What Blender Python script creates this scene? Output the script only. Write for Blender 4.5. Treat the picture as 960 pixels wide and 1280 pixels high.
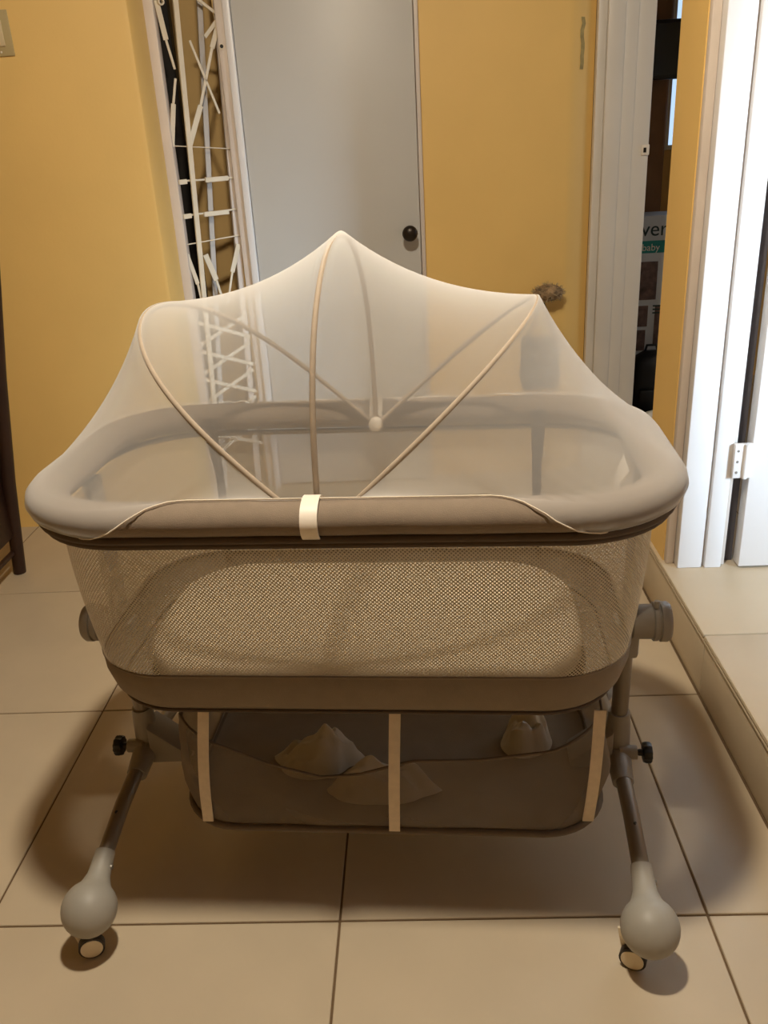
import bpy, bmesh, math, random
from mathutils import Vector, Matrix
random.seed(7)
for o in list(bpy.data.objects): bpy.data.objects.remove(o, do_unlink=True)
SC = bpy.context.scene
COL = SC.collection
PI = math.pi
R = math.radians

# ------------------------------------------------------------------ camera
PITCH, YAW, ROLL = 0.4045, -0.0501, -0.0581
fw = Vector((math.sin(YAW)*math.cos(PITCH), math.cos(YAW)*math.cos(PITCH), -math.sin(PITCH)))
rt0 = Vector((math.cos(YAW), -math.sin(YAW), 0)); up0 = rt0.cross(fw)
rt = rt0*math.cos(ROLL) + up0*math.sin(ROLL); up = up0*math.cos(ROLL) - rt0*math.sin(ROLL)
cd = bpy.data.cameras.new('camera'); cam = bpy.data.objects.new('camera', cd); COL.objects.link(cam)
cam.matrix_world = Matrix(((rt.x, up.x, -fw.x, .1643), (rt.y, up.y, -fw.y, -1.0342), (rt.z, up.z, -fw.z, 1.1768), (0, 0, 0, 1)))
cd.sensor_fit = 'VERTICAL'; cd.sensor_height = 32; cd.lens = 1071.2*32/1280; cd.clip_start = .02
SC.camera = cam

# ------------------------------------------------------------------ world, lights, exposure
LAMP = (.06, -.12, 2.36)
LAMP_STRENGTH = 960.0
LAMP_COL = (1.0, .885, .715)
w = bpy.data.worlds.new('world'); SC.world = w; w.use_nodes = True
w.node_tree.nodes['Background'].inputs[0].default_value = (.75, .87, 1, 1)
w.node_tree.nodes['Background'].inputs[1].default_value = .6
def area(name, loc, target, sx, sy, power, col, spread=180):
    l = bpy.data.lights.new(name, 'AREA'); l.shape = 'RECTANGLE'; l.size = sx; l.size_y = sy; l.energy = power; l.color = col; l.spread = math.radians(spread)
    o = bpy.data.objects.new(name, l); COL.objects.link(o); o.location = loc
    o.rotation_euler = (Vector(target)-Vector(loc)).to_track_quat('-Z', 'Y').to_euler()
    return o
area('daylight_entrance', (2.33, -.55, 1.25), (1.36, .95, .80), .75, 1.1, 18, (.60, .79, 1.0), 44)
area('added_hall_fill', (2.36, 1.62, 1.2), (1.0, 1.62, 1.2), .5, 1.2, 2.5, (.80, .88, 1.0))  # added cool fill in the hall, its source is unseen
SC.view_settings.view_transform = 'Standard'; SC.view_settings.look = 'None'
SC.view_settings.gamma = 1; SC.view_settings.use_curve_mapping = False
SC.view_settings.exposure = 0.0

# ------------------------------------------------------------------ materials
def rgb(r, g, b):
    f = lambda c: ((c/255+.055)/1.055)**2.4 if c/255 > .04045 else c/255/12.92
    return (f(r), f(g), f(b), 1)
def mat(name, col, rough=.6, var=.06, scale=8, bump=0, bscale=60, metal=0, rnd=0, coat=0, spec=.5, sheen=0):
    m = bpy.data.materials.new(name); m.use_nodes = True
    nt = m.node_tree; N = nt.nodes; L = nt.links; b = N['Principled BSDF']
    b.inputs['Roughness'].default_value = rough; b.inputs['Metallic'].default_value = metal
    b.inputs['Specular IOR Level'].default_value = spec
    if coat: b.inputs['Coat Weight'].default_value = coat
    if sheen: b.inputs['Sheen Weight'].default_value = sheen
    tc = N.new('ShaderNodeTexCoord')
    nz = N.new('ShaderNodeTexNoise'); nz.inputs['Scale'].default_value = scale; nz.inputs['Detail'].default_value = 5
    L.new(tc.outputs['Object'], nz.inputs['Vector'])
    hs = N.new('ShaderNodeHueSaturation'); hs.inputs['Color'].default_value = col
    mr = N.new('ShaderNodeMapRange'); mr.inputs['From Min'].default_value = .3; mr.inputs['From Max'].default_value = .7
    mr.inputs['To Min'].default_value = 1-var; mr.inputs['To Max'].default_value = 1+var
    L.new(nz.outputs['Fac'], mr.inputs['Value'])
    val = mr.outputs['Result']
    if rnd:
        oi = N.new('ShaderNodeObjectInfo'); m2 = N.new('ShaderNodeMapRange')
        m2.inputs['To Min'].default_value = 1-rnd; m2.inputs['To Max'].default_value = 1+rnd
        L.new(oi.outputs['Random'], m2.inputs['Value'])
        mu = N.new('ShaderNodeMath'); mu.operation = 'MULTIPLY'; L.new(val, mu.inputs[0]); L.new(m2.outputs['Result'], mu.inputs[1]); val = mu.outputs[0]
    L.new(val, hs.inputs['Value']); L.new(hs.outputs['Color'], b.inputs['Base Color'])
    if bump:
        n2 = N.new('ShaderNodeTexNoise'); n2.inputs['Scale'].default_value = bscale; n2.inputs['Detail'].default_value = 4
        L.new(tc.outputs['Object'], n2.inputs['Vector'])
        bp = N.new('ShaderNodeBump'); bp.inputs['Strength'].default_value = bump; bp.inputs['Distance'].default_value = .002
        L.new(n2.outputs['Fac'], bp.inputs['Height']); L.new(bp.outputs['Normal'], b.inputs['Normal'])
    return m
def emis(name, col, s):
    m = bpy.data.materials.new(name); m.use_nodes = True; N = m.node_tree.nodes
    e = N.new('ShaderNodeEmission'); e.inputs[0].default_value = (*col[:3], 1); e.inputs[1].default_value = s
    m.node_tree.links.new(e.outputs[0], N['Material Output'].inputs[0]); return m
def net_mat(name, col, alpha, edge, trans=.4):
    # very fine tulle: part of the light passes between threads, more thread per sight line when seen at a slant
    m = bpy.data.materials.new(name); m.use_nodes = True; nt = m.node_tree; N = nt.nodes; L = nt.links
    N.remove(N['Principled BSDF'])
    d = N.new('ShaderNodeBsdfDiffuse'); d.inputs[0].default_value = col
    t = N.new('ShaderNodeBsdfTranslucent'); t.inputs[0].default_value = col
    tr = N.new('ShaderNodeBsdfTransparent')
    m1 = N.new('ShaderNodeMixShader'); m1.inputs[0].default_value = trans
    L.new(d.outputs[0], m1.inputs[1]); L.new(t.outputs[0], m1.inputs[2])
    lw = N.new('ShaderNodeLayerWeight'); lw.inputs[0].default_value = .5
    pw = N.new('ShaderNodeMath'); pw.operation = 'POWER'; pw.inputs[1].default_value = 2.2; L.new(lw.outputs['Facing'], pw.inputs[0])
    mr = N.new('ShaderNodeMapRange'); mr.inputs['To Min'].default_value = alpha; mr.inputs['To Max'].default_value = edge
    L.new(pw.outputs[0], mr.inputs['Value'])
    m2 = N.new('ShaderNodeMixShader'); L.new(mr.outputs['Result'], m2.inputs[0])
    L.new(tr.outputs[0], m2.inputs[1]); L.new(m1.outputs[0], m2.inputs[2])
    L.new(m2.outputs[0], N['Material Output'].inputs[0]); return m
def mesh_mat(name, col, pitch, thr):
    # open knit: a lattice of small diamond holes laid out along the cloth (UV in metres)
    m = bpy.data.materials.new(name); m.use_nodes = True; nt = m.node_tree; N = nt.nodes; L = nt.links
    N.remove(N['Principled BSDF'])
    uv = N.new('ShaderNodeUVMap'); uv.uv_map = 'UVMap'; sx = N.new('ShaderNodeSeparateXYZ'); L.new(uv.outputs[0], sx.inputs[0])
    def M(op, a, b=None):
        n = N.new('ShaderNodeMath'); n.operation = op
        for i, v in enumerate((a, b)):
            if v is None: continue
            if isinstance(v, (int, float)): n.inputs[i].default_value = v
            else: L.new(v, n.inputs[i])
        return n.outputs[0]
    k = PI/pitch
    a = M('COSINE', M('MULTIPLY', M('ADD', sx.outputs[0], sx.outputs[1]), k*.75))
    b = M('COSINE', M('MULTIPLY', M('SUBTRACT', sx.outputs[0], sx.outputs[1]), k*.75))
    h = M('GREATER_THAN', M('ABSOLUTE', M('MULTIPLY', a, b)), thr)
    d = N.new('ShaderNodeBsdfDiffuse'); d.inputs[0].default_value = col
    t = N.new('ShaderNodeBsdfTranslucent'); t.inputs[0].default_value = col
    m1 = N.new('ShaderNodeMixShader'); m1.inputs[0].default_value = .35; L.new(d.outputs[0], m1.inputs[1]); L.new(t.outputs[0], m1.inputs[2])
    tr = N.new('ShaderNodeBsdfTransparent'); m2 = N.new('ShaderNodeMixShader')
    L.new(h, m2.inputs[0]); L.new(m1.outputs[0], m2.inputs[1]); L.new(tr.outputs[0], m2.inputs[2])
    L.new(m2.outputs[0], N['Material Output'].inputs[0]); return m

M = {}
M['yellow'] = mat('yellow_wall_paint', rgb(236, 197, 118), .55, .035, 3, .15, 90)
M['olive'] = mat('yellow_reveal_shade', rgb(205, 178, 104), .6, .04, 4, .15, 90)  # wall yellow darkened to carry the shade of the turned reveal
M['ceil'] = mat('ceiling_paint', rgb(112, 92, 72), .8, .1, 6)
M['tile'] = mat('cream_floor_tile', rgb(196, 180, 154), .32, .05, 5, .04, 40, rnd=.02, spec=.4)
M['grout'] = mat('brown_grout', rgb(110, 88, 62), .9, .15, 30)
M['riser'] = mat('riser_tile', rgb(196, 180, 152), .4, .05, 5)
M['white_gloss'] = mat('white_gloss_paint', rgb(226, 222, 218), .35, .02, 4, .08, 30)
M['door_white'] = mat('door_white_paint', rgb(198, 196, 190), .42, .025, 3, .06, 25)
M['casing_white'] = mat('casing_white_paint', rgb(222, 216, 206), .45, .03, 5, .06, 25)
M['frame_pink'] = mat('frame_offwhite_paint', rgb(214, 200, 186), .5, .05, 8, .1, 50)
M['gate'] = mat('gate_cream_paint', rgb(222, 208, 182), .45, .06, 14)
M['gate_grey'] = mat('gate_grey_bar_paint', rgb(190, 182, 172), .5, .06, 14)  # greyer paint for the rear upright bar
M['black'] = mat('black_plastic', rgb(22, 20, 19), .45, .1, 20)
M['darkwood'] = mat('dark_brown_wood', rgb(48, 26, 14), .5, .25, 10, .1, 60)
M['brownwood'] = mat('brown_wardrobe_wood', rgb(150, 112, 78), .6, .15, 8)
M['tan'] = mat('tan_wall_paint', rgb(228, 190, 124), .7, .04, 4)
M['dark'] = mat('near_black_opening_shade', rgb(34, 28, 22), .7, .1, 8)  # near-black colour standing in for the darkness behind the gate
M['bronze'] = mat('dark_bronze_knob', rgb(52, 44, 36), .35, .1, 20, metal=.6)
M['steel'] = mat('dull_steel', rgb(150, 145, 135), .4, .1, 20, metal=.7)
M['rimcloth'] = mat('taupe_linen_cloth', rgb(132, 116, 98), .9, .05, 60, .35, 900, sheen=.2)
M['trimcloth'] = mat('dark_taupe_trim', rgb(92, 78, 64), .85, .08, 40)
M['bandcloth'] = mat('taupe_base_cloth', rgb(138, 124, 106), .9, .05, 40, .3, 700)
M['mattress'] = mat('cream_mattress_cloth', rgb(200, 186, 162), .9, .02, 12, .25, 500)
M['frame_grey'] = mat('warm_grey_plastic', rgb(148, 140, 128), .45, .03, 20)
M['foot_grey'] = mat('grey_foot_plastic', rgb(160, 155, 144), .5, .02, 20)
M['tube'] = mat('taupe_metal_tube', rgb(132, 120, 104), .35, .03, 20, metal=.25)
M['wheel'] = mat('cream_wheel', rgb(232, 218, 190), .5, .03, 30)
M['tyre'] = mat('dark_tyre', rgb(48, 40, 32), .6, .05, 30)
M['clip'] = mat('white_clip_plastic', rgb(240, 230, 214), .4, .02, 20)
M['strap'] = mat('cream_webbing', rgb(222, 206, 184), .85, .05, 90, .3, 600)
M['hoop'] = mat('taupe_hoop_sleeve', rgb(172, 156, 136), .8, .04, 60)
M['hem'] = mat('net_hem_binding', rgb(226, 214, 194), .85, .03, 60)
M['tray'] = mat('grey_storage_cloth', rgb(150, 136, 118), .9, .06, 20, .3, 400)
M['traytrim'] = mat('storage_edge_binding', rgb(112, 98, 82), .85, .06, 40)
M['bag'] = mat('white_crumpled_plastic', rgb(216, 208, 192), .4, .06, 20, .4, 60)
M['tagw'] = mat('white_paper_tag', rgb(240, 236, 228), .7, .03, 40)
M['plate'] = mat('beige_switch_plate', rgb(186, 168, 122), .45, .03, 30)
M['rocker'] = mat('ivory_switch_rocker', rgb(214, 196, 158), .4, .02, 30)
M['bristle'] = mat('mottled_brown_bristle', rgb(140, 116, 86), .85, .8, 45, .6, 120)
M['greycloth'] = mat('charcoal_cloth', rgb(30, 28, 28), .9, .25, 14, .5, 80)
M['card'] = mat('white_printed_card', rgb(218, 218, 214), .5, .03, 10)
M['teal'] = mat('teal_print', rgb(20, 140, 128), .5, .04, 10)
M['ink'] = mat('dark_green_ink', rgb(26, 52, 46), .5, .04, 10)
M['photo'] = mat('brown_photo_print', rgb(112, 86, 74), .5, .5, 30)
M['net'] = net_mat('ivory_tulle_net', rgb(240, 239, 236), .29, .92)
M['mesh'] = mesh_mat('cream_open_mesh', rgb(206, 193, 170), .0044, .53)
M['traymesh'] = net_mat('storage_gauze', rgb(150, 136, 118), .48, .95, .3)
M['bulb'] = emis('lamp_globe_glow', LAMP_COL, LAMP_STRENGTH)
M['sky_pane'] = emis('daylit_pane', (.52, .72, 1.0), 1.1)
gm = bpy.data.materials.new('clear_glass'); gm.use_nodes = True
gm.node_tree.nodes['Principled BSDF'].inputs['Transmission Weight'].default_value = 1
gm.node_tree.nodes['Principled BSDF'].inputs['Roughness'].default_value = 0
M['glass'] = gm

# ------------------------------------------------------------------ mesh helpers
class MB:
    def __init__(s): s.v = []; s.f = []; s.uv = {}
    def add(s, vs, fs):
        n = len(s.v); s.v += [tuple(p) for p in vs]; s.f += [tuple(i+n for i in f) for f in fs]; return s
    def grid(s, rows, closed_u=False, closed_v=False):
        n = len(rows[0]); m = len(rows); fs = []
        for j in range(m if closed_v else m-1):
            for i in range(n if closed_u else n-1):
                fs.append((j*n+i, j*n+(i+1) % n, ((j+1) % m)*n+(i+1) % n, ((j+1) % m)*n+i))
        return s.add([p for r in rows for p in r], fs)
    def tube(s, path, rad, n=10, closed=False, caps=True, flat=None):
        P = [Vector(p) for p in path]; k = len(P); rows = []
        ref = Vector((0, 0, 1)); prevn = None
        for i, p in enumerate(P):
            if closed: t = P[(i+1) % k]-P[(i-1) % k]
            else: t = P[min(i+1, k-1)]-P[max(i-1, 0)]
            t.normalize()
            if prevn is None:
                a = ref if abs(t.z) < .9 else Vector((1, 0, 0)); nn = (a - t*a.dot(t)).normalized()
            else: nn = (prevn - t*prevn.dot(t)).normalized()
            prevn = nn; bb = t.cross(nn)
            r = rad[i] if isinstance(rad, (list, tuple)) else rad
            ra, rb = (r, r) if flat is None else (r*flat[0], r*flat[1])
            rows.append([p + nn*ra*math.cos(2*PI*j/n) + bb*rb*math.sin(2*PI*j/n) for j in range(n)])
        b0 = len(s.v); s.grid(rows, True, closed)
        if caps and not closed:
            s.f.append(tuple(b0+j for j in reversed(range(n)))); s.f.append(tuple(b0+(k-1)*n+j for j in range(n)))
        return s
    def lathe(s, prof, org, axis, n=24, caps=True):
        ax = Vector(axis).normalized(); a = Vector((0, 0, 1)) if abs(ax.z) < .9 else Vector((1, 0, 0))
        e1 = (a-ax*a.dot(ax)).normalized(); e2 = ax.cross(e1); o = Vector(org)
        rows = [[o+ax*h+(e1*math.cos(2*PI*j/n)+e2*math.sin(2*PI*j/n))*r for j in range(n)] for r, h in prof]
        b0 = len(s.v); s.grid(rows, True)
        if caps:
            k = len(prof); s.f.append(tuple(b0+j for j in reversed(range(n)))); s.f.append(tuple(b0+(k-1)*n+j for j in range(n)))
        return s
    def box(s, x0, x1, y0, y1, z0, z1):
        return s.add([(x0, y0, z0), (x1, y0, z0), (x1, y1, z0), (x0, y1, z0), (x0, y0, z1), (x1, y0, z1), (x1, y1, z1), (x0, y1, z1)],
                     [(0, 3, 2, 1), (4, 5, 6, 7), (0, 1, 5, 4), (1, 2, 6, 5), (2, 3, 7, 6), (3, 0, 4, 7)])
    def prism(s, poly, z0, z1):
        n = len(poly)
        return s.add([(x, y, z0) for x, y in poly]+[(x, y, z1) for x, y in poly],
                     [tuple(reversed(range(n))), tuple(range(n, 2*n))]+[(i, (i+1) % n, n+(i+1) % n, n+i) for i in range(n)])
    def bar(s, a, b, wdir, w0, th):
        a = Vector(a); b = Vector(b); t = (b-a).normalized(); n = Vector(wdir).normalized(); n = (n-t*n.dot(t)).normalized()
        q = t.cross(n); vs = []
        for p in (a, b):
            for (i, j) in ((-1, -1), (1, -1), (1, 1), (-1, 1)): vs.append(p+q*i*w0/2+n*j*th/2)
        return s.add(vs, [(0, 3, 2, 1), (4, 5, 6, 7), (0, 1, 5, 4), (1, 2, 6, 5), (2, 3, 7, 6), (3, 0, 4, 7)])
    def build(s, name, m, parent=None, smooth=False, bevel=0, seg=2, origin=None, fixn=True):
        vs = s.v
        if origin is not None: vs = [tuple(Vector(p)-Vector(origin)) for p in vs]
        me = bpy.data.meshes.new(name); me.from_pydata(vs, [], s.f)
        if fixn or bevel:
            bm = bmesh.new(); bm.from_mesh(me); bmesh.ops.recalc_face_normals(bm, faces=bm.faces)
            if bevel:
                eds = [e for e in bm.edges if len(e.link_faces) == 2 and e.calc_face_angle(0) > .6]
                bmesh.ops.bevel(bm, geom=eds, offset=bevel, segments=seg, affect='EDGES', profile=.5, clamp_overlap=True)
            bm.to_mesh(me); bm.free()
        me.materials.append(M[m] if isinstance(m, str) else m)
        if smooth:
            for p in me.polygons: p.use_smooth = True
            if smooth == 'auto':
                me.set_sharp_from_angle(angle=R(40))
        elif bevel:
            for p in me.polygons: p.use_smooth = True
            me.set_sharp_from_angle(angle=R(35))
        me.validate()
        o = bpy.data.objects.new(name, me); COL.objects.link(o)
        if origin is not None: o.location = origin
        if parent is not None: o.parent = parent
        return o
def tag(o, label=None, cat=None, group=None, kind=None):
    if label: o['label'] = label
    if cat: o['category'] = cat
    if group: o['group'] = group
    if kind: o['kind'] = kind
    return o
def empty(name, loc=(0, 0, 0), rz=0, label=None, cat=None, group=None, kind=None):
    o = bpy.data.objects.new(name, None); COL.objects.link(o); o.location = loc; o.rotation_euler = (0, 0, rz); o.empty_display_size = .05
    return tag(o, label, cat, group, kind)
def box(name, m, x0, x1, y0, y1, z0, z1, parent=None, bevel=0, kind=None, label=None):
    o = MB().box(x0, x1, y0, y1, z0, z1).build(name, m, parent, bevel=bevel)
    return tag(o, label, None, None, kind)
def rrect(a, b, r, n=10):
    P = []
    for cx, cy, a0 in ((a-r, -b+r, -90), (a-r, b-r, 0), (-a+r, b-r, 90), (-a+r, -b+r, 180)):
        for i in range(n+1):
            t = R(a0+90*i/n); P.append((cx+r*math.cos(t), cy+r*math.sin(t)))
    return P
def resample(P, n, closed=True):
    P = [Vector(p) for p in P]
    if closed: P = P+[P[0]]
    d = [0]
    for i in range(1, len(P)): d.append(d[-1]+(P[i]-P[i-1]).length)
    out = []; j = 0
    for i in range(n):
        s = d[-1]*i/(n if closed else n-1)
        while j < len(d)-2 and d[j+1] < s: j += 1
        out.append(P[j].lerp(P[j+1], (s-d[j])/max(1e-9, d[j+1]-d[j])))
    return out, d[-1]

# ------------------------------------------------------------------ setting
STEP_X, STEP_Y, STEP_H = .772, .965, .155
floor = box('floor', 'grout', -3.4, 2.5, -3.7, 3.7, -.06, -.0025, kind='structure', label='cream tiled floor with brown grout lines')
tm = None
G = .002
for i in range(-5, 4):
    for j in range(-6, 6):
        x0, x1, y0, y1 = i*.6, i*.6+.6, j*.6, j*.6+.6
        cut = i == 1 and y0 < STEP_Y+.19
        if i >= 2 and y0 < STEP_Y+.19: continue
        if cut: x1 = STEP_X-.004
        c = ((x0+x1)/2, (y0+y1)/2, 0)
        if not cut and tm is not None:
            o = bpy.data.objects.new('tile', tm); COL.objects.link(o); o.location = c; o.parent = floor; continue
        o = MB().box(x0+G, x1-G, y0+G, y1-G, -.008, 0).build('tile', 'tile', floor, bevel=.0012, seg=1, origin=c)
        if not cut: tm = o.data
# raised step at the entrance door
step = box('step_platform', 'grout', STEP_X+.012, 2.45, -3.58, STEP_Y+.195, -.002, STEP_H-.0105, kind='structure', label='raised tiled step in front of the white entrance door')
y = -3.0
while y < STEP_Y:
    y1 = min(y+.6, STEP_Y+.19)
    MB().box(STEP_X-.002, STEP_X+.012, y+.001, y1-.001, 0, STEP_H-.02).build('riser_tile', 'riser', step, bevel=.002)
    for k in range(3):
        xa = STEP_X-.008+k*.6
        MB().box(xa+.0015, min(xa+.6, 2.44)-.0015, y+.0015, y1-.0015, STEP_H-.012, STEP_H).build('step_tile', 'tile', step, bevel=.005 if k == 0 else .0015)
    MB().box(STEP_X-.006, STEP_X+.012, y+.0005, y1-.0005, STEP_H-.0205, STEP_H-.0125).build('nosing_strip', 'riser', step, bevel=.003)
    y += .6
ceiling = box('ceiling', 'ceil', -3.4, 2.5, -3.7, 3.7, 2.36, 2.46, kind='structure', label='plain brown ceiling')
box('wall_left', 'yellow', -3.4, -3.3, -3.7, 3.7, 0, 2.36, kind='structure', label='yellow side wall beyond the dark chair')
box('wall_front', 'yellow', -3.3, 2.4, -3.7, -3.6, 0, 2.36, kind='structure', label='yellow wall facing the bassinet front')
# far-left wall block with rounded reveal
wl = MB().prism([(-3.3, 1.70), (-.622, 1.70), (-.610, 1.705), (-.604, 1.718), (-.612, 1.885), (-.66, 1.90), (-3.3, 1.90)], 0, 2.36).build('wall_back_left', 'yellow', smooth='auto')
tag(wl, 'warm yellow painted wall behind the left end of the bassinet', kind='structure')
# back wall: panel right of white door, facet angled to change this band's shading, then casing of next doorway
wb = MB().prism([(-.44, 2.06), (.68, 2.06), (.70, 2.062), (.775, 2.12), (.775, 2.24), (-.44, 2.24)], 0, 2.36).build('wall_back', 'yellow', smooth='auto')
tag(wb, 'yellow back wall beside the white flush door', kind='structure')
s = MB(); random.seed(3)
prof = []
for k in range(9): prof.append((.722+random.uniform(-.004, .003), 1.365+k*.0185))
fy = lambda x: 2.062+(x-.70)/.075*.058
s.add([(x, fy(x)-.0022, z) for x, z in prof]+[(x+.013, fy(x+.013)-.0022, z) for x, z in prof], [(k, 9+k, 9+k+1, k+1) for k in range(8)])
s.build('paint_scuff', mat('scuffed_olive_paint', rgb(176, 156, 100), .8, .2, 60), wb)
# right wall stub holding the entrance door
box('wall_right', 'yellow', 2.4, 2.5, -3.7, 3.7, 0, 2.36, kind='structure', label='yellow outer wall with the entrance window and an added hall window')
ws = MB().box(.775, .835, STEP_Y, STEP_Y+.19, STEP_H, 2.36).box(1.76, 2.4, STEP_Y, STEP_Y+.19, STEP_H, 2.36).box(.835, 1.76, STEP_Y, STEP_Y+.19, 2.2, 2.36).build('wall_right_return', 'yellow')
tag(ws, 'yellow wall end beside the bright white entrance door frame', kind='structure')
MB().box(-2.4, 2.4, 3.3, 3.4, 0, 2.36).build('wall_beyond', 'tan')['kind'] = 'structure'
bpy.data.objects['wall_beyond']['label'] = 'dim tan wall of the room beyond the doorway'

# windows in the outer wall (out of frame; the hall one is added with its fill light)
def window(name, u0, u1, z0, z1, put):
    wf = MB()
    for (a, b, c, d) in ((u0-.06, u1+.06, z1, z1+.06), (u0-.06, u1+.06, z0-.06, z0), (u0-.06, u0, z0, z1), (u1, u1+.06, z0, z1)): wf.box(*put(a, b, .045, 0), c, d)
    o = wf.build(name, 'white_gloss'); tag(o, 'white window frame beside the entrance step' if name[-1] == '1' else 'white window frame added at the end of the hall for fill light', kind='structure')
    MB().box(*put(u0, u1, .010, .004), z0, z1).build('pane', 'sky_pane', o)
window('window_1', -.95, -.15, .68, 1.82, lambda a, b, d0, d1: (2.4-d0, 2.4-d1, a, b))
window('window_2', 1.35, 1.89, .58, 1.82, lambda a, b, d0, d1: (2.4-d0, 2.4-d1, a, b))  # unseen window added around the hall fill light

# ---- entrance door with frame on the step
Y0 = STEP_Y
fr = empty('trim_1', (0, 0, 0), 0, 'bright white moulded frame of the entrance door', kind='structure')
Z0, Z1 = STEP_H, 2.26
MB().box(.7765, .797, Y0-.022, Y0, Z0, Z1).build('outer_bead', 'frame_pink', fr, bevel=.004)
MB().box(.797, .858, Y0-.050, Y0, Z0, Z1).build('casing_board', 'white_gloss', fr, bevel=.004)
MB().box(.858, .864, Y0-.038, Y0, Z0, Z1).build('groove_bead', 'frame_pink', fr, bevel=.001)
MB().box(.864, .905, Y0-.052, Y0+.05, Z0, Z1).build('jamb_board', 'white_gloss', fr, bevel=.003)
MB().box(.905, .918, Y0-.036, Y0+.05, Z0, Z1).build('door_stop', 'frame_pink', fr, bevel=.002)
MB().box(.918, .944, Y0-.012, Y0+.05, Z0, Z1).build('gap_shade_strip', mat('blue_grey_gap_shade', rgb(92, 90, 96), .8, .05), fr)  # solid strip coloured as the shade inside the door gap
MB().box(.7765, 1.79, Y0-.050, Y0, 2.20, 2.26).build('head_casing', 'white_gloss', fr, bevel=.004)
MB().box(1.735, 1.79, Y0-.030, Y0, Z0, Z1-.06).build('casing_board', 'white_gloss', fr, bevel=.004)
d1 = empty('door_1', (.944, Y0, Z0), 0, 'white entrance door hinged beside the moulded frame on the step', kind='structure')
MB().box(.944, 1.73, Y0-.062, Y0-.022, Z0+.006, 2.195).build('door_slab', 'white_gloss', d1, bevel=.003, origin=None).matrix_parent_inverse = d1.matrix_world.inverted()
def under(o, p): o.matrix_parent_inverse = Matrix.Translation(-Vector(p.location)) if not any(p.rotation_euler) else (Matrix.LocRotScale(p.location, p.rotation_euler, None)).inverted()
for z in (.40, 1.85):
    h = MB().box(.903, .948, Y0-.066, Y0-.052, z, z+.085).build('hinge_leaf', 'white_gloss', d1, bevel=.002); under(h, d1)
    k = MB().lathe([(.006, 0), (.006, .085)], (.930, Y0-.068, z), (0, 0, 1), 12).build('hinge_pin', 'white_gloss', d1, smooth='auto'); under(k, d1)
    for q in range(3):
        c = MB().lathe([(.0035, 0), (.0025, .0015)], (.911, Y0-.066, z+.015+.027*q), (0, -1, 0), 8).build('screw_head', 'steel', d1); under(c, d1)
under([o for o in d1.children if o.name.startswith('door_slab')][0], d1)
k = MB().lathe([(.012, 0), (.012, .04), (.028, .05), (.03, .065), (.02, .078)], (1.66, Y0-.062, 1.1), (0, -1, 0), 20).build('door_knob', 'bronze', d1, smooth='auto'); under(k, d1)

# ---- white flush door in the back wall
d2 = empty('door_2', (-.37, 2.0, 0), 0, 'white flush door with a round dark bronze knob', kind='structure')
def bd(o): under(o, d2); return o
bd(MB().box(-.372, .190, 2.005, 2.045, .008, 2.08).build('door_slab', 'door_white', d2, bevel=.003))
bd(MB().box(.192, .206, 2.03, 2.058, 0, 2.1).build('strike_trim', 'frame_pink', d2, bevel=.002))
kn = bd(MB().lathe([(.020, 0), (.021, .004), (.012, .008), (.010, .028), (.020, .034), (.0255, .046), (.0255, .054), (.019, .062), (.004, .065)], (.155, 2.005, .900), (0, -1, 0), 28).build('door_knob', 'bronze', d2, smooth='auto'))
tr2 = empty('trim_2', (0, 0, 0), 0, 'off-white hinge-side frame of the flush door', kind='structure')
MB().box(-.398, -.374, 1.998, 2.06, 0, 2.12).build('jamb_board', 'white_gloss', tr2, bevel=.004)
MB().box(-.425, -.398, 2.012, 2.06, 0, 2.12).build('casing_board', 'frame_pink', tr2, bevel=.003)
MB().box(-.425, .21, 2.012, 2.06, 2.085, 2.14).build('head_casing', 'frame_pink', tr2, bevel=.003)
MB().lathe([(.009, 0), (.009, .003), (.005, .003), (.005, .001)], (-.414, 2.012, 1.487), (0, -1, 0), 16).build('bolt_ring', 'gate', tr2)
MB().lathe([(.0055, 0), (.0055, .004)], (-.414, 2.012, 1.488), (0, -1, 0), 12).build('bolt_hole', 'black', tr2)

# ---- casing of the doorway to the next room
tr3 = empty('trim_3', (0, 0, 0), 0, 'greyish white doorway casing with a small strike plate', kind='structure')
MB().box(.776, .806, 2.090, 2.125, 0, 2.2).build('outer_bead', 'casing_white', tr3, bevel=.006)
MB().box(.806, .862, 2.080, 2.125, 0, 2.2).build('casing_board', 'casing_white', tr3, bevel=.005)
MB().box(.862, .905, 2.087, 2.125, 0, 2.2).build('inner_bead', 'casing_white', tr3, bevel=.004)
MB().box(.905, .960, 2.094, 2.24, 0, 2.2).build('jamb_board', 'casing_white', tr3, bevel=.003)
MB().box(.776, 1.95, 2.080, 2.125, 2.2, 2.26).build('head_casing', 'casing_white', tr3, bevel=.004)
MB().box(1.89, 1.95, 2.080, 2.24, 0, 2.2).build('jamb_board', 'casing_white', tr3, bevel=.004)
MB().box(.936, .9615, 2.088, 2.0945, 1.098, 1.130).build('strike_plate', 'clip', tr3, bevel=.001)
MB().box(.942, .951, 2.0865, 2.0885, 1.106, 1.121).build('strike_hole', 'bronze', tr3)
MB().box(1.95, 2.4, 2.12, 2.24, 0, 2.36).build('wall_back_right', 'yellow')['kind'] = 'structure'
bpy.data.objects['wall_back_right']['label'] = 'yellow wall past the far doorway'

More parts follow.
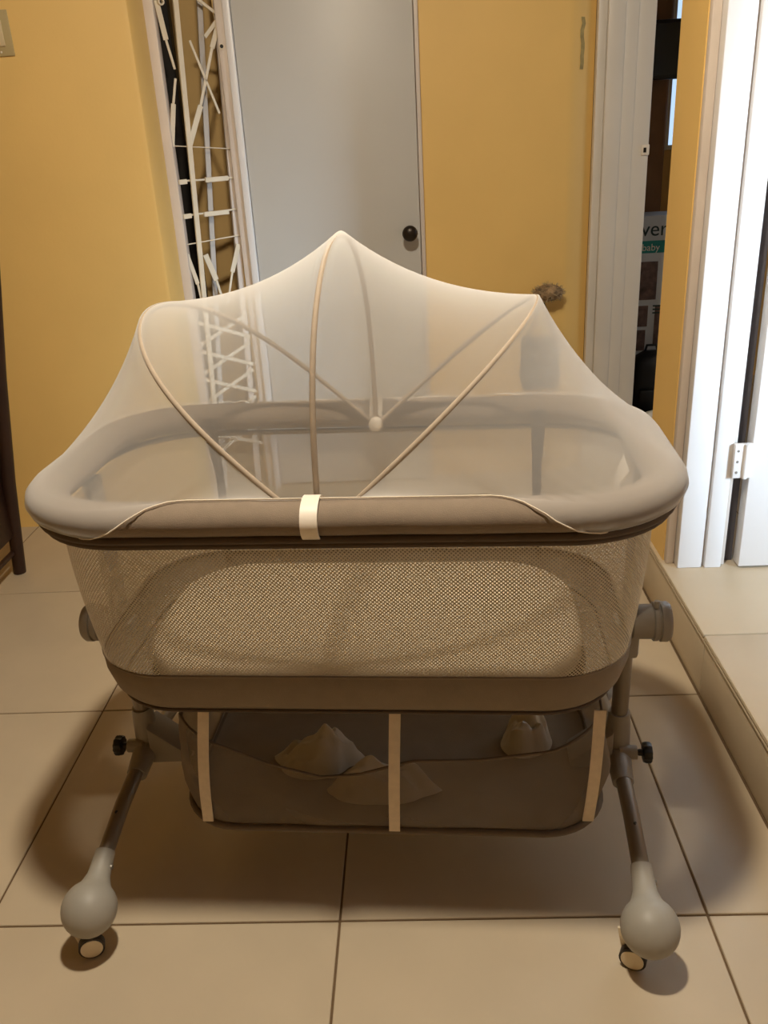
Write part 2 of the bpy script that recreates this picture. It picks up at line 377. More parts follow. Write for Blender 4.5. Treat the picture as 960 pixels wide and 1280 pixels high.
# niche behind the gate
nw = box('wall_niche', 'tan', -1.0, -.36, 2.44, 2.5, 0, 2.36, kind='structure', label='tan wall seen through the folded security gate')
box('opening_shade_sheet', 'dark', -1.0, -.655, 2.36, 2.40, 0, 2.4, nw)  # dark sheet put in for the unlit opening left of the tan wall
box('niche_side', 'tan', -.44, -.40, 2.24, 2.44, 0, 2.36, nw)
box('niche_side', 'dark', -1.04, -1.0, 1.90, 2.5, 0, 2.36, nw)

# ------------------------------------------------------------------ folded security gate
gp0 = Vector((-.586, 1.905, 0)); gp1 = Vector((-.425, 2.03, 0)); gd = (gp1-gp0).normalized(); gn = Vector((gd.y, -gd.x, 0))
camp = Vector((.1643, -1.0342, 1.1768))
gate = empty('scissor_gate', (gp0.x, gp0.y, 0), 0, 'cream folding metal security gate with crossed slats, folded beside the white door', 'gate')
GW = (gp1-gp0).length
def gpt(s, z, off=0): return gp0+gd*s*GW+Vector((0, 0, z))+gn*off
def gbar(name, s0, z0, s1, z1, wd, off=0, th=.004, m='gate'):
    if name == 'cross_slat': wd *= 1.3
    o = MB().bar(gpt(s0, z0, off), gpt(s1, z1, off), gn, wd, th).build(name, m, gate, bevel=.001, seg=1); under(o, gate); return o

o = MB().box(-.628, -.583, 1.888, 1.925, 0, 2.1).build('frame_post', 'frame_pink', gate, bevel=.003); under(o, gate)
gbar('upright_bar', .02, .02, .42, 2.05, .0165, .012, .008)
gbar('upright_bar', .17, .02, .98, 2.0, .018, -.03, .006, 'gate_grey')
gbar('upright_bar', .80, .02, 1.12, 2.05, .022, -.008, .010, 'frame_pink')
for args in ((.05, 1.61, .12, 1.505, .013), (.12, 1.505, .20, 1.425, .006), (.19, 1.40, .10, 1.329, .006), (.10, 1.329, -.02, 1.205, .012),
             (1.06, 1.57, .86, 1.485, .013), (.86, 1.485, .55, 1.322, .0075), (.55, 1.322, .26, 1.20, .014), (.50, 1.505, .86, 1.297, .006),
             (-.02, .877, .10, .777, .011), (.10, .777, .14, .70, .006), (.93, .89, .75, .80, .013), (.75, .80, .60, .70, .006),
             (.30, .869, .44, .781, .015), (.44, .781, .53, .70, .007), (.62, 1.63, 1.06, 1.573, .007), (1.06, 1.573, .76, 1.515, .009)):
    gbar('cross_slat', *args, off=.003)
for z in (.60, .50, .40, .30, .20):
    gbar('cross_slat', .0, z+.05, .95, z-.03, .010, .003); gbar('cross_slat', .95, z+.05, .0, z-.03, .010, -.003)
for (s0, z0, s1, z1, wd) in ((-.02, 1.209, 1.04, 1.190, .003), (-.02, 1.103, 1.0, 1.102, .006), (-.02, .997, 1.01, 1.003, .006), (-.03, .907, .98, .918, .004)):
    gbar('tie_rod', s0, z0, s1, z1, wd, .002)
for (s0, z0, s1) in ((.46, 1.101, .87), (.36, .996, .81), (.0, 1.10, .14), (.0, .995, .14)):
    gbar('pivot_sleeve', s0, z0, s1, z0+.001, .015, .006, .010)
o = MB().lathe([(.010, 0), (.010, .012), (.0055, .012), (.0055, 0)], gpt(.10, 1.605, .004), gn, 18, caps=False).build('pivot_ring', 'gate', gate, smooth='auto'); under(o, gate)

# ------------------------------------------------------------------ light switch on the far-left wall
sw = empty('light_switch', (-.985, 1.70, 1.523), 0, 'beige light switch plate on the yellow wall', 'light switch')
MB().box(-.037, .037, -.006, 0, -.058, .058).build('plate', 'plate', sw, bevel=.003)
rk = MB().box(-.016, .016, -.011, -.005, -.033, .033).build('rocker', 'rocker', sw, bevel=.002)
for z in (-.047, .047): MB().lathe([(.003, 0), (.0025, .0012)], (0, -.006, z), (0, -1, 0), 10).build('screw', 'clip', sw)

# ------------------------------------------------------------------ dark wooden chair at the left
ch = empty('wooden_chair', (-1.278, 1.135, 0), PI/2, 'dark brown wooden high-backed chair standing by the yellow wall', 'chair')
for sx in (-1, 1):
    MB().tube([(sx*.205, -.165, 0), (sx*.207, -.196, .3), (sx*.212, -.240, .62), (sx*.22, -.325, 1.12)], [.019, .021, .021, .018], 12).build('rear_leg', 'darkwood', ch, smooth='auto')
    MB().tube([(sx*.19, .155, 0), (sx*.195, .155, .43)], [.016, .02], 12).build('front_leg', 'darkwood', ch, smooth='auto')
    MB().tube([(sx*.205, -.165, .17), (sx*.192, .155, .17)], .010, 8).build('side_stretcher', 'darkwood', ch, smooth='auto')
MB().box(-.215, .215, -.175, .175, .43, .455).build('seat', 'darkwood', ch, bevel=.008)
MB().tube([(-.205, -.165, .075), (.205, -.165, .075)], .009, 8).build('rear_stretcher', 'darkwood', ch, smooth='auto')
MB().box(-.20, .20, -.182, -.168, .13, .40).build('lower_panel', 'darkwood', ch, bevel=.003)
MB().box(-.21, .21, -.322, -.300, 1.0, 1.1).build('top_rail', 'darkwood', ch, bevel=.006)
for x in (-.13, -.065, 0, .065, .13): MB().bar((x, -.195, .44), (x, -.306, 1.02), (0, 1, 0), .03, .009).build('back_slat', 'darkwood', ch, bevel=.002)
MB().lathe([(.004, 0), (.003, .002)], (.231, -.235, .60), (1, 0, 0), 10).build('screw', 'steel', ch)

# ------------------------------------------------------------------ bristly bundle and cloth bag on the back wall
def ellipsoid(mb, c, r, nu=28, nv=16, f=None):
    rows = []
    for j in range(nv+1):
        b = PI*j/nv-PI/2; row = []
        for i in range(nu):
            a = 2*PI*i/nu; d = Vector((math.cos(b)*math.cos(a), math.cos(b)*math.sin(a), math.sin(b)))
            k = f(d, i, j) if f else 1
            row.append((c[0]+d.x*r[0]*k, c[1]+d.y*r[1]*k, c[2]+d.z*r[2]*k))
        rows.append(row)
    mb.grid(rows, True); return mb
random.seed(11)
bb = empty('bristle_bundle', (.626, 2.06, .674), 0, 'mottled brown bristly bundle on a peg of the yellow wall', 'brush')
MB().lathe([(.006, 0), (.006, .07)], (0, 0, 0), (0, -1, 0), 10).build('peg', 'darkwood', bb)
mb = ellipsoid(MB(), (0, -.045, 0), (.052, .034, .028)); mb.build('core', 'bristle', bb, smooth=True)
sp = MB()
for k in range(420):
    b = math.asin(random.uniform(-1, 1)); a = random.uniform(0, 2*PI); d = Vector((math.cos(b)*math.cos(a), math.cos(b)*math.sin(a), math.sin(b)))
    p = Vector((d.x*.050, d.y*.032-.045, d.z*.026)); q = p+Vector((d.x*.6+random.uniform(-.5, .5), d.y*.7+random.uniform(-.2, .2), d.z*.8+random.uniform(-.4, .4))).normalized()*random.uniform(.008, .017)
    if q.y > -.004: continue
    e = Vector((random.uniform(-1, 1), random.uniform(-1, 1), random.uniform(-1, 1))).normalized()*.0013; g = d.cross(e).normalized()*.0013
    sp.add([p+e, p-e*.5+g, p-e*.5-g, q], [(0, 1, 3), (1, 2, 3), (2, 0, 3)])
o = sp.build('bristles', mat('pale_bristle_tips', rgb(178, 158, 124), .8, .8, 60), bb); o['kind'] = 'stuff'
bg = empty('cloth_bag', (.603, 2.055, .335), 0, 'charcoal cloth bag hanging flat on the yellow wall', 'bag')
rows = []
for j in range(15):
    t = j/14; z = .185*t; hw = .070*(1-.25*(1-t)**3)+.006*math.sin(5*t); row = []
    for i in range(25):
        a = 2*PI*i/24; row.append((hw*math.copysign(abs(math.cos(a))**.5, math.cos(a))+.004*math.sin(9*t+a), -.028+.024*(1-.6*t)*math.sin(a)+.002*math.sin(7*a+8*t), z+.004*math.sin(3*a)))
    rows.append(row[:-1])
mb = MB(); mb.grid(rows, True); n = 24; mb.f.append(tuple(range(n))); mb.f.append(tuple(14*n+k for k in range(n)))
mb.build('pouch', 'greycloth', bg, smooth=True)
MB().tube([(-.055, -.028, .175), (-.02, -.028, .25), (-.005, -.028, .300), (.01, -.028, .302), (.03, -.028, .25), (.055, -.028, .175)], .003, 8).build('cord_handle', 'greycloth', bg, smooth=True)

# ------------------------------------------------------------------ room beyond the doorway
wd = empty('wardrobe', (1.30, 3.14, 0), 0, 'tall brown wooden wardrobe seen through the far doorway', 'wardrobe')
MB().box(-.36, -.03, -.10, .15, 0, 2.1).build('body', 'brownwood', wd, bevel=.004)
MB().box(-.35, -.20, -.118, -.10, .06, 2.06).build('door', 'brownwood', wd, bevel=.003)
MB().box(-.195, -.04, -.118, -.10, .06, 2.06).build('door', 'brownwood', wd, bevel=.003)
w3 = MB()
for (x0, x1, z0, z1) in ((1.325, 1.345, 1.085, 1.95), (1.70, 1.72, 1.085, 1.95), (1.345, 1.70, 1.085, 1.105), (1.345, 1.70, 1.93, 1.95)): w3.box(x0, x1, 3.26, 3.3, z0, z1)
o = w3.build('window_3', 'white_gloss', bevel=.003); tag(o, 'pale blue daylit window past the brown wardrobe', kind='structure')
MB().box(1.345, 1.70, 3.285, 3.292, 1.105, 1.93).build('pane', 'sky_pane', o)
sh = empty('black_panel', (1.30, 2.93, 1.36), 0, 'black flat screen hung high in the room beyond', 'screen')
MB().box(-.22, .26, -.03, .02, 0, .215).build('housing', 'black', sh, bevel=.006)
MB().box(-.205, .245, -.034, -.030, .015, .20).build('glass_face', mat('screen_glass', rgb(16, 16, 17), .25, .02), sh)
MB().box(.06, .12, .02, .36, .06, .16).build('bracket', 'black', sh)
cb = empty('cardboard_box', (1.22, 2.86, 0), 0, 'tall white printed cardboard box with a teal band', 'box')
MB().box(-.24, .24, -.10, .10, 0, .845).build('carton', 'card', cb, bevel=.003)
MB().box(-.241, .241, -.1015, -.0995, .695, .745).build('teal_band', 'teal', cb)
def text(body, x, z, size, m, parent, y=-.1022, name='print'):
    cu = bpy.data.curves.new(name, 'FONT'); cu.body = body; cu.size = size; cu.extrude = .0003; cu.align_x = 'CENTER'
    o = bpy.data.objects.new(name, cu); COL.objects.link(o)
    dg = bpy.context.evaluated_depsgraph_get(); me = bpy.data.meshes.new_from_object(o.evaluated_get(dg)); bpy.data.objects.remove(o)
    me.materials.clear(); me.materials.append(M[m]); o = bpy.data.objects.new(name, me); COL.objects.link(o)
    o.parent = parent; o.location = (x, y, z); o.rotation_euler = (PI/2, 0, 0); return o
text('ever', -.065, .765, .085, 'ink', cb, name='lettering')
text('baby', -.055, .705, .040, 'clip', cb, name='lettering')
for (x0, x1, z0, z1) in ((-.12, -.02, .50, .66), (-.125, -.05, .385, .475), (-.125, -.055, .28, .37), (-.02, .09, .30, .47)):
    MB().box(x0, x1, -.1015, -.0995, z0, z1).build('picture_print', 'photo', cb)
for z in (.47, .455, .44): MB().box(-.03, .06, -.102, -.0995, z, z+.006).build('text_line', 'ink', cb)
bk = empty('backpack', (1.17, 2.66, 0), 0, 'black soft backpack leaning on the tall printed box', 'backpack')
rows = []
for j in range(13):
    t = j/12; z = .30*t; sc_ = (1-.25*t)*(1 if t < .8 else math.sqrt(max(.05, 1-((t-.8)/.22)**2))); rows.append([(.115*sc_*math.copysign(abs(math.cos(2*PI*i/24))**.7, math.cos(2*PI*i/24)), .07*sc_*math.sin(2*PI*i/24), z) for i in range(24)])
mb = MB(); mb.grid(rows, True); mb.f.append(tuple(range(24))); mb.f.append(tuple(12*24+k for k in range(24))); mb.build('body', 'black', bk, smooth=True)
MB().tube([(-.03, 0, .285), (-.02, 0, .325), (.02, 0, .325), (.03, 0, .285)], .006, 8).build('handle', 'black', bk, smooth=True)
MB().box(-.06, .06, -.085, -.055, .03, .15).build('pocket', 'black', bk, bevel=.012)
def crumple(name, loc, r, label, group=None, seed=1, m='bag'):
    rnd = random.Random(seed); nu, nv = 48, 16; rows = []
    pk = [(rnd.uniform(-.25, .25), rnd.uniform(-.25, .25), 1.0, 1.1)]+[(rnd.uniform(-.6, .6), rnd.uniform(-.6, .6), rnd.uniform(.45, .8), rnd.uniform(.5, .9)) for _ in range(6)]
    lob = [rnd.uniform(.78, 1.1) for _ in range(11)]
    for j in range(nv+1):
        t = 1-j/nv; row = []
        for i in range(nu):
            a = 2*PI*i/nu; f = a/(2*PI)*11; k = int(f) % 11; q = f-int(f); rad = (lob[k]*(1-q)+lob[(k+1) % 11]*q)*max(t, .001)
            x, y_ = rad*math.cos(a), rad*math.sin(a)
            z = max(h*max(0, 1-math.hypot(x-cx, y_-cy)/rr3) for cx, cy, h, rr3 in pk)
            z = (z+.10*math.sin(9*x+5*y_)*math.sin(8*y_+3)*min(1, 3*(1-t)))*min(1, 4*(1-t)+.0)+.02
            row.append((r[0]*x, r[1]*y_, 1.6*r[2]*max(0, z) if j else 0))
        rows.append(row)
    mb = MB(); mb.grid(rows, True); mb.f.append(tuple(reversed(range(nu)))); mb.f.append(tuple(nv*nu+i for i in range(nu)))
    o = mb.build(name, m, smooth='auto'); o.location = loc; tag(o, label, 'bag', group); return o
crumple('plastic_bag', (1.15, 2.48, 0), (.12, .07, .06), 'crumpled white plastic bag on the floor before the backpack', seed=5)

# ------------------------------------------------------------------ ceiling lamp
lp = empty('ceiling_lamp', (LAMP[0], LAMP[1], 2.36), 0, 'glowing round flush lamp under the ceiling', 'lamp')
MB().lathe([(.125, 0), (.125, -.022), (.075, -.034), (.066, -.034), (.064, -.024), (.02, -.022)], (0, 0, 0), (0, 0, 1), 32).build('lamp_housing', 'clip', lp, smooth='auto')
MB().lathe([(.060, -.026), (.058, -.042), (.050, -.060), (.036, -.074), (.018, -.083), (.004, -.086)], (0, 0, 0), (0, 0, 1), 32).build('diffuser', 'bulb', lp, smooth='auto')

# ------------------------------------------------------------------ bassinet
BX, BY, BR = .062, .235, -.06
bas = empty('bedside_bassinet', (BX, BY, 0), BR, 'taupe bedside bassinet with open mesh sides, grey ball feet and hanging storage tray', 'bassinet')
RA, RB, RR = .449, .236, .145
RZ = .7295; RH, RV = .030, .0235
def ring(a, b, r, z, n=160): 
    P, l = resample([(x, y, z) for x, y in rrect(a, b, r, 14)], n); return P, l
# padded rim with slight creases towards the corners
P, l = ring(RA, RB, RR, RZ, 200)
rows = []
for i, p in enumerate(P):
    t = (P[(i+1) % 200]-P[i-1]).normalized(); nn = Vector((t.y, -t.x, 0)); row = []
    corner = max(0, 1-abs(abs(p.x)-RA+.06)/.12)
    for k in range(20):
        a = 2*PI*k/20; cr = 1+corner*.03*math.sin(i*1.7+2*math.sin(a))+.012*math.sin(i*.45+a*2)
        row.append(p+nn*RH*cr*math.cos(a)+Vector((0, 0, RV*cr*math.sin(a))))
    rows.append(row)
mb = MB(); mb.grid(rows, True, True); rim = mb.build('padded_rim', 'rimcloth', bas, smooth=True)
for z, rr_, off in ((.7045, .0062, .016), (.694, .0055, .010)):
    P, l = ring(RA+off, RB+off, RR+off, z, 120); mb = MB(); mb.tube([tuple(p) for p in P], rr_, 8, closed=True).build('zip_piping', 'trimcloth', bas, smooth=True)
# open mesh wall
def wall_rows(spec, n=200):
    rows = []; ls = []
    for (a, b, r, z) in spec:
        P, l = ring(a, b, r, z, n); rows.append(P); ls.append(l)
    return rows, ls
def cloth_wall(name, spec, m, parent, uvs=True, n=200):
    rows, ls = wall_rows(spec, n); l0 = ls[0]
    me = bpy.data.meshes.new(name); vs = []; fs = []; uv = []
    for r in rows: vs += [tuple(p) for p in r]
    k = len(rows)
    for j in range(k-1):
        for i in range(n):
            fs.append((j*n+i, (j+1)*n+i, (j+1)*n+(i+1) % n, j*n+(i+1) % n))
            z0, z1 = spec[j][3], spec[j+1][3]
            uv += [(l0*i/n, z0), (l0*i/n, z1), (l0*(i+1)/n, z1), (l0*(i+1)/n, z0)]
    me.from_pydata(vs, [], fs); ul = me.uv_layers.new(name='UVMap')
    for i, c in enumerate(uv): ul.data[i].uv = c
    for p in me.polygons: p.use_smooth = True
    me.materials.append(M[m]); o = bpy.data.objects.new(name, me); COL.objects.link(o); o.parent = parent; return o
def lerp(a, b, t): return a+(b-a)*t
spec = []
for j in range(13):
    t = j/12; z = lerp(.700, .462, t); a = lerp(.438, .417, t**2); b = lerp(.232, .215, t**1.3); spec.append((a, b, lerp(.14, .125, t), z))
cloth_wall('mesh_wall', spec, 'mesh', bas)
band = [(.4175, .2155, .13, .466), (.420, .2175, .132, .462), (.419, .217, .132, .44), (.410, .213, .128, .412), (.394, .206, .12, .397), (.33, .17, .10, .393), (.02, .01, .005, .393)]
cloth_wall('base_band', band, 'bandcloth', bas)
P, l = ring(.4195, .2165, .132, .464, 140); MB().tube([tuple(p) for p in P], .0022, 8, closed=True).build('band_seam', 'bandcloth', bas, smooth=True)
P, l = ring(.397, .208, .122, .398, 140); MB().tube([tuple(p) for p in P], .003, 8, closed=True).build('band_seam', 'trimcloth', bas, smooth=True)
for u in (-.292, .298):
    MB().grid([[(u-.011, RB-.034, RZ+.006), (u+.011, RB-.034, RZ+.006)], [(u-.012, RB-.036, .70), (u+.012, RB-.036, .70)], [(u-.008, .218, .62), (u+.008, .218, .62)], [(u-.007, .206, .47), (u+.007, .206, .47)]]).build('rear_strap', 'trimcloth', bas, smooth=True, fixn=False)
tg = MB().grid([[(.414, -.036, .710), (.414, .016, .718)], [(.406, -.014, .684), (.407, .040, .680)], [(.409, .004, .660), (.409, .062, .640)]]).build('care_tag', 'tagw', bas, smooth=True)
# legs: feet, base tubes, brackets, posts and hubs
def foot(parent, u, v, sgn, wa, du=0, dv=0):
    dirv = Vector((0, sgn, .42)).normalized(); c = Vector((u, v, .088))
    prof = [(.004, -.0432)]
    for k in range(1, 13):
        a = -PI/2+PI*k/15; prof.append((.0435*math.cos(a), .0435*math.sin(a)))
    prof += [(.023, .040), (.0185, .052), (.0172, .068), (.0165, .088), (.0160, .092)]
    f = MB().lathe(prof, c, dirv, 28).build('ball_foot', 'foot_grey', parent, smooth='auto')
    ax = Vector((math.cos(wa), math.sin(wa), 0)); wc = c+Vector((du, dv, -.0655))
    wc.z = .0205
    MB().lathe([(.0205, -.006), (.0205, .006), (.0172, .0065), (.0172, -.0065), (.0205, -.006)], wc, ax, 24, caps=False).build('tyre', 'tyre', f, smooth='auto')
    MB().lathe([(.004, -.0085), (.0172, -.0075), (.0172, .0075), (.004, .0085)], wc, ax, 24).build('wheel_disc', 'wheel', f, smooth='auto')
    q = Vector((-ax.y, ax.x, 0)); b = MB()
    b.bar(wc-ax*.010+q*(-.012)+Vector((0, 0, .002)), wc-ax*.010+q*(-.020)+Vector((0, 0, .042)), ax, .016, .004)
    b.build('caster_fork', 'wheel', f, bevel=.001)
    MB().lathe([(.012, 0), (.014, .022)], (c.x, c.y, .042), (0, 0, 1), 16).build('caster_stem', 'foot_grey', f, smooth='auto')
    MB().lathe([(.005, 0), (.004, .003)], c+dirv*.066+Vector((.0165, 0, 0)), (1, 0, 0), 12).build('snap_button', 'steel', f)
LU, JZ = .430, .165
for sx in (-1, 1):
    foot(bas, sx*.434, -.308, 1, R(-68) if sx < 0 else R(-112), -.004 if sx < 0 else -.020, -.012 if sx < 0 else .004); foot(bas, sx*.434, .308, -1, R(70))
    pth = [(sx*.434, -.236, .118), (sx*.432, -.14, .148), (sx*LU, -.03, JZ)]
    bt = MB().tube(pth, .0135, 14).build('base_tube', 'tube', bas, smooth='auto')
    MB().lathe([(.003, 0), (.003, .002)], (sx*.433-.0, -.165, .153), (.6, -.4, .6), 8).build('tube_hole', 'black', bt)
    MB().tube([(sx*.434, .236, .118), (sx*.432, .14, .148), (sx*LU, .03, JZ)], .0135, 14).build('base_tube', 'tube', bas, smooth='auto')
    # bracket joining the tubes, with gusset towards the tray
    br = MB().tube([(sx*LU, -.072, .155), (sx*LU, -.03, .165), (sx*LU, .03, .165), (sx*LU, .072, .155)], [.018, .021, .021, .018], 16).build('joint_bracket', 'frame_grey', bas, smooth='auto')
    MB().lathe([(.022, 0), (.0205, .06), (.0185, .085)], (sx*LU, 0, .165), (0, 0, 1), 18).build('post_socket', 'frame_grey', br, smooth='auto')
    g = MB().add([(sx*(LU-.012), -.030, .225), (sx*(LU-.085), -.03, .165), (sx*(LU-.085), -.03, .150), (sx*(LU-.012), -.03, .145), (sx*(LU-.012), .030, .225), (sx*(LU-.085), .03, .165), (sx*(LU-.085), .03, .150), (sx*(LU-.012), .03, .145)],
                 [(0, 1, 2, 3), (4, 7, 6, 5), (0, 4, 5, 1), (1, 5, 6, 2), (2, 6, 7, 3), (3, 7, 4, 0)]).build('gusset', 'frame_grey', br, bevel=.005)
    MB().lathe([(.0125, 0), (.0125, .03), (.009, .03)], (sx*LU, -.02, .178), (sx, 0, 0), 16).build('knob_boss', 'frame_grey', br, smooth='auto')
    prof = []
    kb = MB(); rows = []
    for (r, h) in ((.004, .030), (.006, .034), (.006, .040), (.0165, .041), (.018, .045), (.018, .052), (.0155, .055), (.003, .0555)):
        row = []
        for i in range(40):
            a = 2*PI*i/40; rr_ = r*(1+(.06*math.cos(10*a) if r > .01 else 0)); row.append((sx*(LU+h), -.02+rr_*math.cos(a), .178+rr_*math.sin(a)))
        rows.append(row)
    kb.grid(rows, True); kb.f.append(tuple(7*40+i for i in range(40))); kb.build('clamp_knob', 'black', br, smooth='auto')
    MB().tube([(sx*LU, 0, .23), (sx*(LU+.002), 0, .40), (sx*(LU+.004), 0, .46)], .0145, 16).build('leg_post', 'tube', bas, smooth='auto')
    # hub and upright arm
    hb = MB().lathe([(.020, .0), (.026, .004), (.026, .014), (.029, .016), (.029, .048), (.0325, .050), (.0325, .056), (.0305, .057), (.0305, .060), (.0335, .061), (.0335, .072), (.030, .077), (.006, .079)], (sx*(LU-.006), 0, .430), (sx, 0, 0), 36).build('pivot_hub', 'frame_grey', bas, smooth='auto')
    MB().lathe([(.005, 0), (.004, .012)], (sx*(LU+.046), -.01, .462), (0, 0, 1), 10).build('hub_button', 'frame_grey', hb, smooth='auto')
    MB().box(min(sx*(LU-.020), sx*(LU+.022)), max(sx*(LU-.020), sx*(LU+.022)), -.02, .02, .368, .438).build('hub_socket', 'frame_grey', hb, bevel=.007)
    ar = MB().add([(sx*(LU-.004), -.022, .43), (sx*(LU+.014), -.022, .43), (sx*(LU+.014), .022, .43), (sx*(LU-.004), .022, .43), (sx*(LU+.002), -.026, .70), (sx*(LU+.016), -.026, .70), (sx*(LU+.016), .026, .70), (sx*(LU+.002), .026, .70)],
                  [(0, 3, 2, 1), (4, 5, 6, 7), (0, 1, 5, 4), (1, 2, 6, 5), (2, 3, 7, 6), (3, 0, 4, 7)]).build('side_arm', 'frame_grey', bas, bevel=.003)
# storage tray hung under the bassinet
TA, TB = .348, .195
TU = .036
tray = cloth_wall('storage_tray', [(TA, TB, .10, .166), (TA-.004, TB-.004, .10, .153), (TA-.03, TB-.03, .08, .148), (.002, .001, .0005, .146)], 'tray', bas, n=120); tray.location.x = TU
n = 120; P, l = ring(TA, TB, .10, .16, n); rows = []
def hem_z(p):
    x = p.x; base = .315
    if p.y < 0:
        K = ((-.335, .345), (-.25, .318), (-.18, .285), (-.10, .262), (-.04, .268), (.045, .296), (.15, .300), (.26, .318), (.335, .345))
        for (x0, z0), (x1, z1) in zip(K, K[1:]):
            if x0 <= x <= x1: base = lerp(z0, z1, (x-x0)/(x1-x0))
        return lerp(.33, base, min(1, -p.y/.12))
    return lerp(.33, .31, min(1, p.y/.1))
for j in range(9):
    t = j/8; row = []
    for i, p in enumerate(P):
        z = lerp(.160, hem_z(p), t); bul = .012*math.sin(PI*t)+.005*math.sin(i*.7+5*t)*t*(1-t)*4
        d = Vector((p.x, p.y, 0)).normalized(); row.append((p.x+d.x*bul, p.y+d.y*bul, z))
    rows.append(row)
mb = MB(); mb.grid(rows, True); mb.build('tray_wall', 'traymesh', tray, smooth=True, fixn=False)
MB().tube(rows[-1], .0025, 6, closed=True).build('tray_hem', 'traytrim', tray, smooth=True)
P2, l = ring(TA+.002, TB+.002, .10, .158, 120); MB().tube([tuple(p) for p in P2], .006, 8, closed=True).build('tray_binding', 'traytrim', tray, smooth=True)
def strap(u, v, z0, z1, wv, lean, name='hanging_strap'):
    b = MB(); vs = []; ue = abs(u+lean)-(TA-.10); vb = math.copysign(TB-.10+math.sqrt(max(0, .0001*100-max(0, ue)**2))+.009, v)
    for j in range(9):
        t = j/8; z = lerp(z0, z1, t); vv = lerp(v, vb, t)+math.copysign(.013, v)*math.sin(PI*t)+math.copysign(.004, v)
        du = lean*t; vs.append([(u-wv/2+du, vv, z), (u+wv/2+du, vv, z)])
    rows_b = [[(q[0], q[1]+.0022, q[2]) for q in r] for r in vs]
    b.grid([[r[0], r[1], rb[1], rb[0]] for r, rb in zip(vs, rows_b)], True); return b.build(name, 'strap', tray, smooth='auto')
for u, ln in ((-.236, -.025), (.060, -.011), (.363, -.006)): strap(u-TU, -.196, .397, .166, .0175, ln)
for u in (-.252, .045, .345): strap(u-TU, .196, .397, .160, .0175, 0)

# mattress and things lying in the tray (own things)
def placed(o): o.matrix_world = Matrix.LocRotScale(Vector((BX, BY, 0)), Matrix.Rotation(BR, 3, 'Z').to_euler(), None) @ Matrix.Translation(o.location); return o
def bpt(u, v, z): c, s_ = math.cos(BR), math.sin(BR); return (BX+c*u-s_*v, BY+s_*u+c*v, z)
spec = [(.05, .03, .02, .4035), (.30, .15, .10, .4035), (.345, .178, .125, .408), (.352, .185, .13, .418), (.352, .185, .13, .445), (.344, .177, .125, .455), (.30, .14, .10, .460), (.15, .07, .05, .462), (.002, .001, .0005, .4625)]
mt = cloth_wall('bassinet_mattress', spec, 'mattress', None, n=140); mt.location = (BX, BY, 0); mt.rotation_euler = (0, 0, BR)
tag(mt, 'cream rounded mattress lying inside the mesh bassinet', 'mattress')
for (u, v, r, lab, sd) in ((.02, -.10, (.095, .036, .045), 'crumpled pale plastic bag in the storage tray behind the middle strap', 21),
                           (-.105, -.02, (.08, .05, .050), 'peaked crumpled white bag in the storage tray by the sagging hem', 22),
                           (.27, .04, (.05, .05, .062), 'tall pale plastic bag in the storage tray at its right-hand strap', 23)):
    o = crumple('plastic_bag', bpt(u, v, .151), r, lab, seed=sd)

# ------------------------------------------------------------------ net canopy
CZ = .70
cn = empty('net_canopy', (BX, BY, CZ), BR, 'ivory mosquito net stretched over three hoops above the bassinet', 'canopy')
def cb_(mb, name, m, parent=cn, **k):
    mb.v = [(p[0], p[1], p[2]-CZ) for p in mb.v]; return mb.build(name, m, parent, **k)
F = Vector((-.030, -RB+.038, .688)); B = Vector((.012, RB-.036, .716))
def hoop(phi, H, power, skew=0, n=61, off=0):
    out = []
    for i in range(n):
        t = i/(n-1); a = PI*t
        c = F.lerp(B, .5-.5*math.cos(a)*1.0 if True else t)
        h = (H+off)*math.sin(a)**power if 0 < t < 1 else 0
        h *= 1+skew*math.cos(a)
        out.append(c+Vector((math.sin(phi)*h, 0, math.cos(phi)*h)))
    return out
HP = [(R(-46.5), .389, .60, 0), (R(.5), .359, .70, 0), (R(48), .385, .76, 0)]
NT = 97
hoops = []
for (ph, H, pw, sk) in HP:
    hp = hoop(ph, H, pw, sk, 121); pts, _ = resample(hp, NT, False); hoops.append(pts)
    cb_(MB().tube([tuple(p) for p in resample(hp, 80, False)[0]], .0042, 8), 'hoop', 'hoop', smooth=True)
# rim route left / right from front clip to rear clip, outer top of the padded rim
Q, l = ring(RA, RB, RR, RZ, 400)
def route(side):
    i0 = min(range(400), key=lambda i: (Q[i]-Vector((F.x, -RB, RZ))).length); i1 = min(range(400), key=lambda i: (Q[i]-Vector((B.x, RB, RZ))).length)
    seq = []; i = i0
    while True:
        seq.append(Q[i % 400])
        if i % 400 == i1: break
        i += side
    return resample(seq, NT, False)[0]
routes = [route(-1), route(1)]
def nrm(p):
    q = Vector((max(-RA+RR, min(RA-RR, p.x)), max(-RB+RR, min(RB-RR, p.y)), RZ)); d = p-q; d.z = 0; return d.normalized()
def wrap(p, ang): return p+nrm(p)*(RH+.003)*math.cos(ang)+Vector((0, 0, (RV+.003)*math.sin(ang)))
def smooth(a, b, x): t = max(0, min(1, (x-a)/(b-a))); return t*t*(3-2*t)
net_rows = []
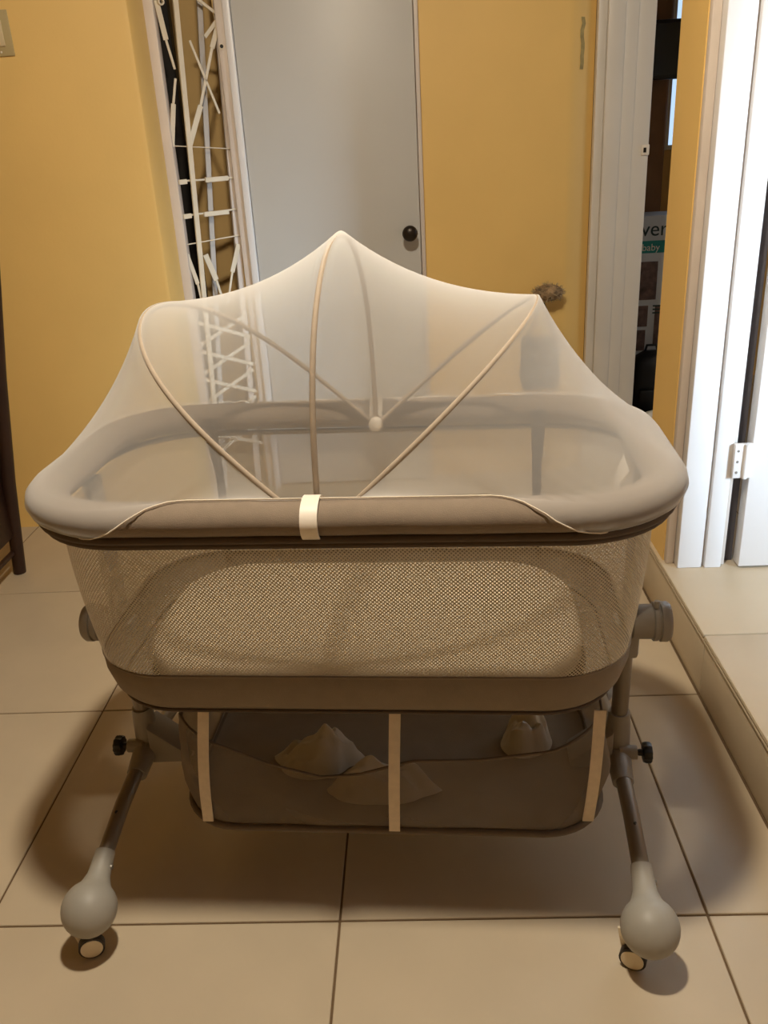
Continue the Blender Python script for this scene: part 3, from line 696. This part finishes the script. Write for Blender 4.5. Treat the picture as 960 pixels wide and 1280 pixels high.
for i in range(NT):
    rl, rr_ = routes[0][i], routes[1][i]; row = []
    def drop(p): return smooth(.20, .36, abs(p.x)) if abs(p.y) > .15 else 1
    def hem(p): return lerp(R(92), R(-58), drop(p))
    A0 = R(80)
    def fold(p, q):
        d = drop(p); k = d*(1-d)*4 if abs(p.y) > .15 else 0
        return q+nrm(p)*(.0022*k*(1+math.sin(p.x*230)))
    left = [wrap(rl, lerp(hem(rl), A0 if hem(rl) < A0 else hem(rl)-.02, k/5)) for k in range(6)]
    right = [wrap(rr_, lerp(hem(rr_), A0 if hem(rr_) < A0 else hem(rr_)-.02, k/5)) for k in range(6)]
    def outw(p):
        d = p-Vector((lerp(F.x, B.x, .5), p.y, .70)); return p+(d.normalized()*.0052 if d.length > .02 else Vector((0, 0, 0)))
    left = [fold(rl, q) for q in left]; right = [fold(rr_, q) for q in right]
    cps = [left[-1], outw(hoops[0][i]), outw(hoops[1][i]), outw(hoops[2][i]), right[-1]]
    nseg = (14, 14, 14, 14); sag = (.055, .085, .085, .055)
    row += left
    mid = Vector((0, (F.y+B.y)/2, .74)); out = Vector((0, 0, 0))
    for s_ in range(4):
        a, b = cps[s_], cps[s_+1]; L_ = (b-a).length
        ax = Vector((lerp(F.x, B.x, .5), (a.y+b.y)/2, .742)); mp = (a+b)/2
        inn = ax-mp; inn = inn.normalized() if inn.length > 1e-4 else Vector((0, 0, 0))
        for k in range(1 if s_ == 0 else 0, nseg[s_]):
            t = k/nseg[s_]; row.append(a.lerp(b, t)+inn*L_*sag[s_]*4*t*(1-t))
        if s_ < 3: pass
    row += list(reversed(right))
    net_rows.append([tuple(q) for q in row])
mb = MB(); mb.grid(net_rows); net = cb_(mb, 'net', 'net', smooth=True, fixn=False)
for e in (0, -1):
    cb_(MB().tube([r[e] for r in net_rows], .0011, 6), 'hem_binding', 'hem', net, smooth=True)
# clips gripping the rim
def clip(p, sgn):
    b = MB(); rows = []
    for k in range(13):
        a = lerp(R(130), R(-62), k/12) if sgn < 0 else lerp(R(50), R(225), k/12); q = Vector((p.x, sgn*RB, RZ))
        def pt(r, du): return (p.x+du, sgn*(RB+r*(RH)*math.cos(a)), RZ+r*RV*math.sin(a)*1.02)
        rows.append([pt(1.10, -.0115), pt(1.10, .0115), pt(1.20, .0115), pt(1.20, -.0115)])
    b.grid(rows, True); n_ = len(b.v); b.f.append((0, 1, 2, 3)); b.f.append((n_-4, n_-3, n_-2, n_-1))
    return cb_(b, 'rim_clip', 'clip', smooth='auto')
clip(F, -1); c2 = clip(B, 1)
cb_(MB().lathe([(.012, 0), (.012, .012), (.009, .014)], (B.x, B.y-.004, .722), (0, -1, 0), 20), 'hub_button', 'clip', c2, smooth='auto')
